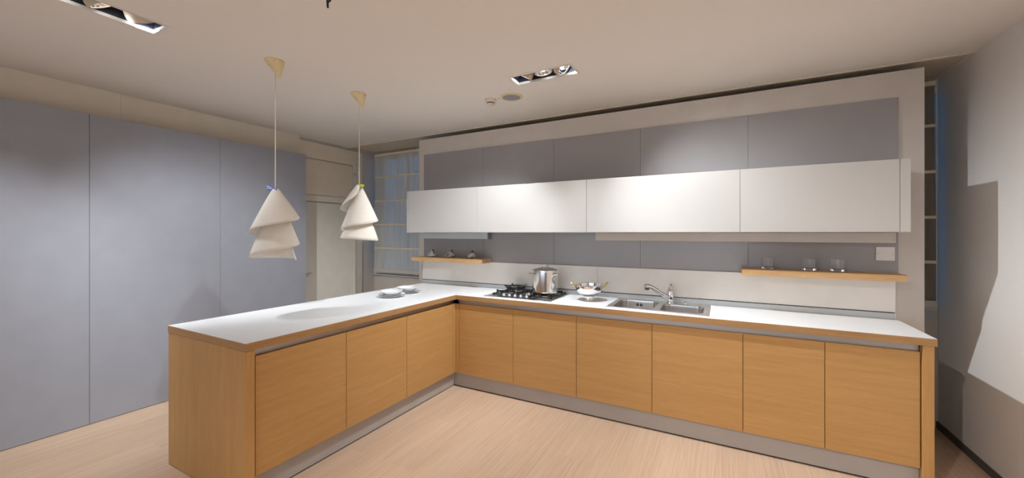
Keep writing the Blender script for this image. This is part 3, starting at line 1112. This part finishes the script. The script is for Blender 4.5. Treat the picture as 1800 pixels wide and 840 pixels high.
def grate(x0, x1, y0, y1, z, cuts, w=0.009):
    """low perimeter frame, raised fingers reaching in over each burner, square pads at the corners"""
    bm = bmesh.new()
    za, zb = ZB + 0.004, ZB + 0.013
    box(bm, x0, x1, y0, y0 + w, za, zb, bev=0.002)
    box(bm, x0, x1, y1 - w, y1, za, zb, bev=0.002)
    box(bm, x0, x0 + w, y0 + w, y1 - w, za, zb, bev=0.002)
    box(bm, x1 - w, x1, y0 + w, y1 - w, za, zb, bev=0.002)
    for cx in (x0, x1 - 0.016):
        for cy in (y0, y1 - 0.016):
            box(bm, cx, cx + 0.016, cy, cy + 0.016, ZB, zb + 0.003, bev=0.002)
    my = (y0 + y1) / 2
    if len(cuts) == 2:
        box(bm, x0 + w, x1 - w, my - w / 2, my + w / 2, za, zb, bev=0.002)
    for cx, cy in cuts:
        lo, hi = (y0, y1) if len(cuts) == 1 else ((y0, my) if cy < my else (my, y1))
        for ex, ey in ((x0 + w / 2, cy), (x1 - w / 2, cy), (cx, lo + w / 2), (cx, hi - w / 2)):
            o_ = Vector((ex, ey, 0))
            c_ = Vector((cx, cy, 0))
            d = (c_ - o_)
            L = d.length
            d.normalize()
            n = Vector((-d.y, d.x, 0)) * (w / 2)
            prof = [(0, zb - 0.003), (0, z + 0.001), (0.012, z + 0.001), (0.016, z - 0.004), (L - 0.026, z - 0.004), (L - 0.022, z), (L - 0.018, z), (L - 0.018, z - 0.014), (0.016, z - 0.016), (0.012, zb - 0.003)]
            A = [bm.verts.new(o_ + d * s_ + n + Vector((0, 0, zz))) for s_, zz in prof]
            Bv = [bm.verts.new(o_ + d * s_ - n + Vector((0, 0, zz))) for s_, zz in prof]
            bm.faces.new(A)
            bm.faces.new(Bv[::-1])
            for k in range(len(A)):
                k2 = (k + 1) % len(A)
                bm.faces.new([A[k], A[k2], Bv[k2], Bv[k]])
    return bm


GZ = 0.946
obj('grate', grate(-1.955, -1.745, 3.250, 3.625, GZ, [(-1.862, 3.325), (-1.850, 3.535)]), 'iron', t)
obj('grate', grate(-1.735, -1.575, 3.275, 3.610, GZ, [(-1.655, 3.44)]), 'iron', t)
obj('grate', grate(-1.565, -1.340, 3.250, 3.625, GZ, [(-1.450, 3.335), (-1.450, 3.530)]), 'iron', t)
bm = lathe(bmesh.new(), [(0.090, 0), (0.100, 0), (0.104, 0.014), (0.094, 0.014)], (-1.850, 3.53, GZ + 0.0012), 32, close=True)
for k in range(4):
    a = PI / 4 + k * PI / 2
    c, s = math.cos(a), math.sin(a)
    tube(bm, [(-1.85 + 0.045 * c, 3.53 + 0.045 * s, GZ + 0.010), (-1.85 + 0.095 * c, 3.53 + 0.095 * s, GZ + 0.013), (-1.85 + 0.118 * c, 3.53 + 0.118 * s, GZ + 0.026)], 0.007, 6)
obj('wok_ring', bm, 'iron', t)

# ---------------------------------------------------------------- stockpot
pc = (-1.455, 3.375)
PZ = GZ + 0.0013
t = thing('stockpot', 'tall stainless stockpot with lid standing on the right burners of the hob', 'pot', (pc[0], pc[1], PZ))
PR, PH = 0.117, 0.205
prof = [(0, 0), (PR - 0.010, 0), (PR - 0.004, 0.003), (PR - 0.003, 0.010), (PR, 0.013), (PR, PH - 0.006), (PR + 0.004, PH - 0.003), (PR + 0.004, PH), (PR - 0.003, PH), (PR - 0.004, 0.02), (0, 0.018)]
obj('pot_body', lathe(bmesh.new(), prof, (pc[0], pc[1], PZ), 64), 'steelpot', t, smooth=True)
lid = obj('lid', lathe(bmesh.new(), [(0, 0.026), (0.04, 0.024), (0.08, 0.016), (PR - 0.004, 0.006), (PR + 0.007, 0.005), (PR + 0.007, 0.0006), (PR - 0.006, 0.0006), (0.08, 0.011), (0, 0.021)], (pc[0], pc[1], PZ + PH), 64), 'steelpot', t, smooth=True)
pts = []
for k in range(13):
    a = PI * k / 12
    d = Vector((math.cos(YAW + 0.5), math.sin(YAW + 0.5), 0)) * 0.034 * math.cos(a)
    pts.append(Vector((pc[0], pc[1], PZ + PH + 0.020 + 0.034 * math.sin(a))) + d)
obj('lid_handle', tube(bmesh.new(), pts, 0.0042, 8), 'chrome', lid, smooth=True)
for ang in (PI + YAW + 0.15, YAW - 0.72):
    pts = []
    for k in range(11):
        a = -PI / 2 + PI * k / 10
        rr = PR - 0.004 + 0.040 * math.cos(a)
        tt = 0.038 * math.sin(a)
        ca_, sa_ = math.cos(ang), math.sin(ang)
        pts.append((pc[0] + rr * ca_ - tt * sa_, pc[1] + rr * sa_ + tt * ca_, PZ + PH - 0.034 + 0.006 * math.cos(a)))
    obj('side_handle', tube(bmesh.new(), pts, 0.0048, 8), 'chrome', t, smooth=True)

# ---------------------------------------------------------------- footed steel bowl with brass handles
bc = (-1.040, 3.395)
t = thing('footed_bowl', 'shiny footed steel bowl with two brass handles, between hob and sink', 'bowl', (bc[0], bc[1], 0.9003))
BR = 0.118
prof = [(0, 0.042), (0.040, 0.043), (0.070, 0.052), (0.095, 0.072), (0.111, 0.097), (0.1155, 0.118), (BR, 0.140), (BR + 0.006, 0.142), (BR + 0.006, 0.1385), (BR + 0.002, 0.136),
        (BR + 0.0015, 0.118), (0.1135, 0.096), (0.097, 0.0695), (0.072, 0.049), (0.045, 0.0395), (0.044, 0.0385), (0, 0.0385)]
prof = prof[::-1]
obj('bowl', lathe(bmesh.new(), prof, (bc[0], bc[1], 0.9003), 64), 'chrome', t, smooth=True)
obj('foot_ring', lathe(bmesh.new(), [(0.053, 0), (0.055, 0.002), (0.051, 0.012), (0.048, 0.030), (0.051, 0.0415), (0.048, 0.042), (0.045, 0.030), (0.048, 0.010), (0.050, 0.0)], (bc[0], bc[1], 0.9003), 48, close=True), 'steelpot', t, smooth=True)
for sgn in (-1, 1):
    ang = YAW + (PI if sgn < 0 else 0) - 0.1
    ca_, sa_ = math.cos(ang), math.sin(ang)
    pts = []
    for k in range(11):
        a = -PI / 2 + PI * k / 10
        out = BR + 0.004 + 0.042 * math.cos(a)
        tt = 0.026 * math.sin(a)
        pts.append((bc[0] + out * ca_ - tt * sa_, bc[1] + out * sa_ + tt * ca_, 0.9003 + 0.122 + 0.040 * math.cos(a)))
    obj('handle', tube(bmesh.new(), pts, 0.0048, 8), 'brass', t, smooth=True)

# ---------------------------------------------------------------- sink


def rrect(x0, x1, y0, y1, r, n=8):
    pts = []
    for cx, cy, a0 in ((x1 - r, y1 - r, 0), (x0 + r, y1 - r, PI / 2), (x0 + r, y0 + r, PI), (x1 - r, y0 + r, 1.5 * PI)):
        for k in range(n + 1):
            a = a0 + PI / 2 * k / n
            pts.append((cx + r * math.cos(a), cy + r * math.sin(a)))
    return pts


def ring_edges(bm, pts, z):
    vs = [bm.verts.new((x, y, z)) for x, y in pts]
    es = [bm.edges.new((vs[k], vs[(k + 1) % len(vs)])) for k in range(len(vs))]
    return vs, es


def bridge(bm, a, b):
    n = len(a)
    for k in range(n):
        bm.faces.new([a[k], a[(k + 1) % n], b[(k + 1) % n], b[k]])


t = thing('sink', 'stainless double-bowl inset sink right of the footed bowl', 'sink', (-0.455, 3.39, 0.9))
ZS = 0.9045
bm = bmesh.new()
o_v, o_e = ring_edges(bm, rrect(SINK[0] + 0.006, SINK[1] - 0.006, SINK[2] + 0.006, SINK[3] - 0.006, 0.014), ZS)
q_v, _ = ring_edges(bm, rrect(SINK[0], SINK[1], SINK[2], SINK[3], 0.018), 0.9003)
bridge(bm, o_v, q_v)
BW = [(-0.795, -0.470, 3.190, 3.590), (-0.430, -0.118, 3.190, 3.515)]
alle = list(o_e)
bl = []
for bw in BW:
    v1, e1 = ring_edges(bm, rrect(*bw, 0.055), ZS)
    alle += e1
    bl.append((bw, v1))
bmesh.ops.triangle_fill(bm, edges=alle, use_beauty=True, use_dissolve=False)
rim = obj('rim', bm, 'steel', t)
for bw, _v in bl:
    bm = bmesh.new()
    last, _ = ring_edges(bm, rrect(*bw, 0.055), ZS)
    for ins, z in ((0.004, ZS - 0.003), (0.006, ZS - 0.02), (0.008, ZS - 0.13), (0.020, ZS - 0.155), (0.04, ZS - 0.16)):
        v, _ = ring_edges(bm, rrect(bw[0] + ins, bw[1] - ins, bw[2] + ins, bw[3] - ins, max(0.055 - ins * 0.3, 0.02)), z)
        bridge(bm, last, v)
        last = v
    bm.faces.new(last)
    b = obj('bowl', bm, 'bowl', t, smooth=True)
    cx, cy = (bw[0] + bw[1]) / 2, (bw[2] + bw[3]) / 2
    obj('drain', lathe(bmesh.new(), [(0, 0.003), (0.030, 0.003), (0.042, 0.002), (0.044, 0.0002), (0, 0.0002)], (cx, cy, ZS - 0.16), 32), 'chrome', b, smooth=True)
bw = BW[0]
bm = bmesh.new()
for k in range(2):
    for j in range(2):
        x = bw[0] + 0.130 + k * 0.030 + j * 0.012
        box(bm, x, x + 0.009, bw[3] - 0.0095, bw[3] - 0.0045, ZS - 0.052, ZS - 0.028, bev=0.001)
obj('overflow_slot', bm, 'black', t)
kb = lathe(bmesh.new(), [(0, 0), (0.017, 0), (0.017, 0.003), (0.010, 0.005), (0.009, 0.012), (0.014, 0.014), (0.014, 0.020), (0, 0.021)], (-0.262, 3.565, ZS), 24)
obj('waste_knob', kb, 'chrome', t, smooth=True)

# ---------------------------------------------------------------- tap
tx, ty = -0.384, 3.565
t = thing('kitchen_tap', 'chrome mixer tap with slanted pull-out spout standing behind the sink', 'tap', (tx, ty, ZS))
bm = lathe(bmesh.new(), [(0, 0), (0.031, 0), (0.031, 0.004), (0.027, 0.010), (0.027, 0.040), (0.029, 0.060), (0.026, 0.095), (0.023, 0.112), (0.018, 0.120), (0, 0.121)], (tx, ty, ZS), 32)
obj('tap_body', bm, 'chrome', t, smooth=True)
dr = Vector((-0.82, -0.57, 0)).normalized()
p = lambda s, z: Vector((tx, ty, ZS + z)) + dr * s
sp = obj('spout', tube(bmesh.new(), [p(0.005, 0.040), p(0.04, 0.060), p(0.10, 0.098)], [0.021, 0.020, 0.018], 18), 'chrome', t, smooth=True)
hd = tube(bmesh.new(), [p(0.0995, 0.098), p(0.11, 0.105), p(0.165, 0.136), p(0.195, 0.148), p(0.213, 0.147), p(0.220, 0.138)], [0.0185, 0.0195, 0.0185, 0.019, 0.021, 0.018], 18)
obj('spray_head', hd, 'chrome', t, smooth=True)
nz = lathe(bmesh.new(), [(0, 0), (0.018, 0), (0.019, 0.018), (0, 0.018)], tuple(p(0.205, 0.116)), 20)
obj('nozzle', nz, 'base', t, smooth=True)
hp = obj('lever', tube(bmesh.new(), [Vector((tx, ty, ZS + 0.120)), Vector((tx + 0.004, ty + 0.003, ZS + 0.136)), Vector((tx + 0.006, ty + 0.012, ZS + 0.150)), Vector((tx + 0.006, ty + 0.034, ZS + 0.158))], [0.019, 0.017, 0.012, 0.009], 16), 'chrome', t, smooth=True)

# ================================================================ plates


def plate_bm(r, h, cx=0, cy=0, cz=0):
    prof = [(0, 0.002), (r * 0.58, 0.002), (r * 0.60, 0), (r * 0.63, 0.001), (r * 0.70, h * 0.35), (r, h - 0.002), (r * 1.0, h), (r * 0.985, h), (r * 0.68, h * 0.55), (r * 0.60, 0.006), (0, 0.005)]
    return lathe(bmesh.new(), prof, (cx, cy, cz), 56)


stacks = [((-2.742, 2.720), 'front stack of plates left of the hob', [(0.122, 0.017), (0.121, 0.017), (0.106, 0.032)]),
          ((-2.790, 2.985), 'rear stack of plates behind the first', [(0.122, 0.017), (0.121, 0.017), (0.106, 0.032)])]
pos = ['bottom white dinner plate of the %s stack on the peninsula', 'middle white dinner plate of the %s stack on the peninsula', 'top deep white soup plate of the %s stack on the peninsula']
for si, (c, g_, ps) in enumerate(stacks):
    z = 0.9004
    for k, (r, h) in enumerate(ps):
        ox, oy = random.uniform(-0.003, 0.003), random.uniform(-0.003, 0.003)
        if k == 2:
            ox -= 0.010
        o = obj('soup_plate' if k == 2 else 'dinner_plate', plate_bm(r, h), 'china', smooth=True)
        o.location = (c[0] + ox, c[1] + oy, z)
        tag(o, pos[k] % ('nearer' if si == 0 else 'farther'), 'plate', 'plates in the %s stack' % ('nearer' if si == 0 else 'farther'))
        z += 0.0125 if k < 1 else 0.0118

# ---------------------------------------------------------------- glasses


def squarish(a):
    c, s = abs(math.cos(a)), abs(math.sin(a))
    return (c ** 5 + s ** 5) ** (-1 / 5.0)


gz = 1.2226
gr = [(0, 0), (0.031, 0), (0.034, 0.003), (0.036, 0.086), (0.0362, 0.088), (0.0345, 0.088), (0.0320, 0.022), (0.028, 0.018), (0, 0.0175)]
for k, (gxp, lab) in enumerate(((0.312, 'square clear glass tumbler on the right shelf, leftmost of three'), (0.568, 'square clear glass tumbler on the right shelf, the middle one'),
                               (0.730, 'square clear glass tumbler on the right shelf, nearest the socket plate'))):
    o = obj('tumbler', lathe(bmesh.new(), gr, (0, 0, 0), 48, fn=squarish), 'glass', smooth=True)
    o.location = (gxp, 3.555, gz)
    o.rotation_euler = (0, 0, (0.35, 0.5, 0.42)[k])
    o.scale = (0.93, 0.93, 1)
    tag(o, lab, 'glass', 'glass tumblers on the right shelf')

# ---------------------------------------------------------------- stones
for k, (sxp, lab) in enumerate(((-2.962, 'dull grey rough stone with a black tip, leftmost on the left shelf'), (-2.694, 'brown and white rough stone with a black tip, middle of the left shelf'),
                               (-2.415, 'palest rough stone with a black tip, nearest the free end of the left shelf'))):
    t = thing('stone', lab, 'stone', (sxp, 3.545, 1.2216), 'stones on the left shelf')
    bm = bmesh.new()
    bmesh.ops.create_icosphere(bm, subdivisions=4, radius=1)
    for v in bm.verts:
        n = v.co.normalized()
        h = n.z
        px = n.x * 0.060 * (1 - 0.18 * max(h, 0) ** 1.5)
        py = n.y * 0.036 * (1 - 0.3 * max(h, 0))
        pz = 0.022 + (0.058 if h > 0 else 0.022) * (h * 0.6 + 0.4 * (1 - math.sqrt(max(0, 1 - h * abs(h)))) if h > 0 else h)
        f = 1 + 0.13 * mn.noise(Vector((n.x * 2 + k * 5, n.y * 2, n.z * 2))) + 0.06 * mn.noise(Vector((n.x * 6, n.y * 6 + k * 3, n.z * 6)))
        px += 0.010 * max(h, 0)
        v.co = (px * f, py * f, max(pz * f, 0.0003))
    for v in bm.verts:
        if v.co.z < 0.004:
            v.co.z = 0.0003
    obj('rock', bm, 'stone', t, local=True, smooth=True)
    obj('black_tip', tube(bmesh.new(), [(0.010, 0.004, 0.062), (0.018, 0.004, 0.080), (0.026, 0.003, 0.084), (0.034, 0.002, 0.070), (0.048, 0.001, 0.050)], [0.007, 0.008, 0.008, 0.006, 0.004], 10), 'black', t, local=True, smooth=True)
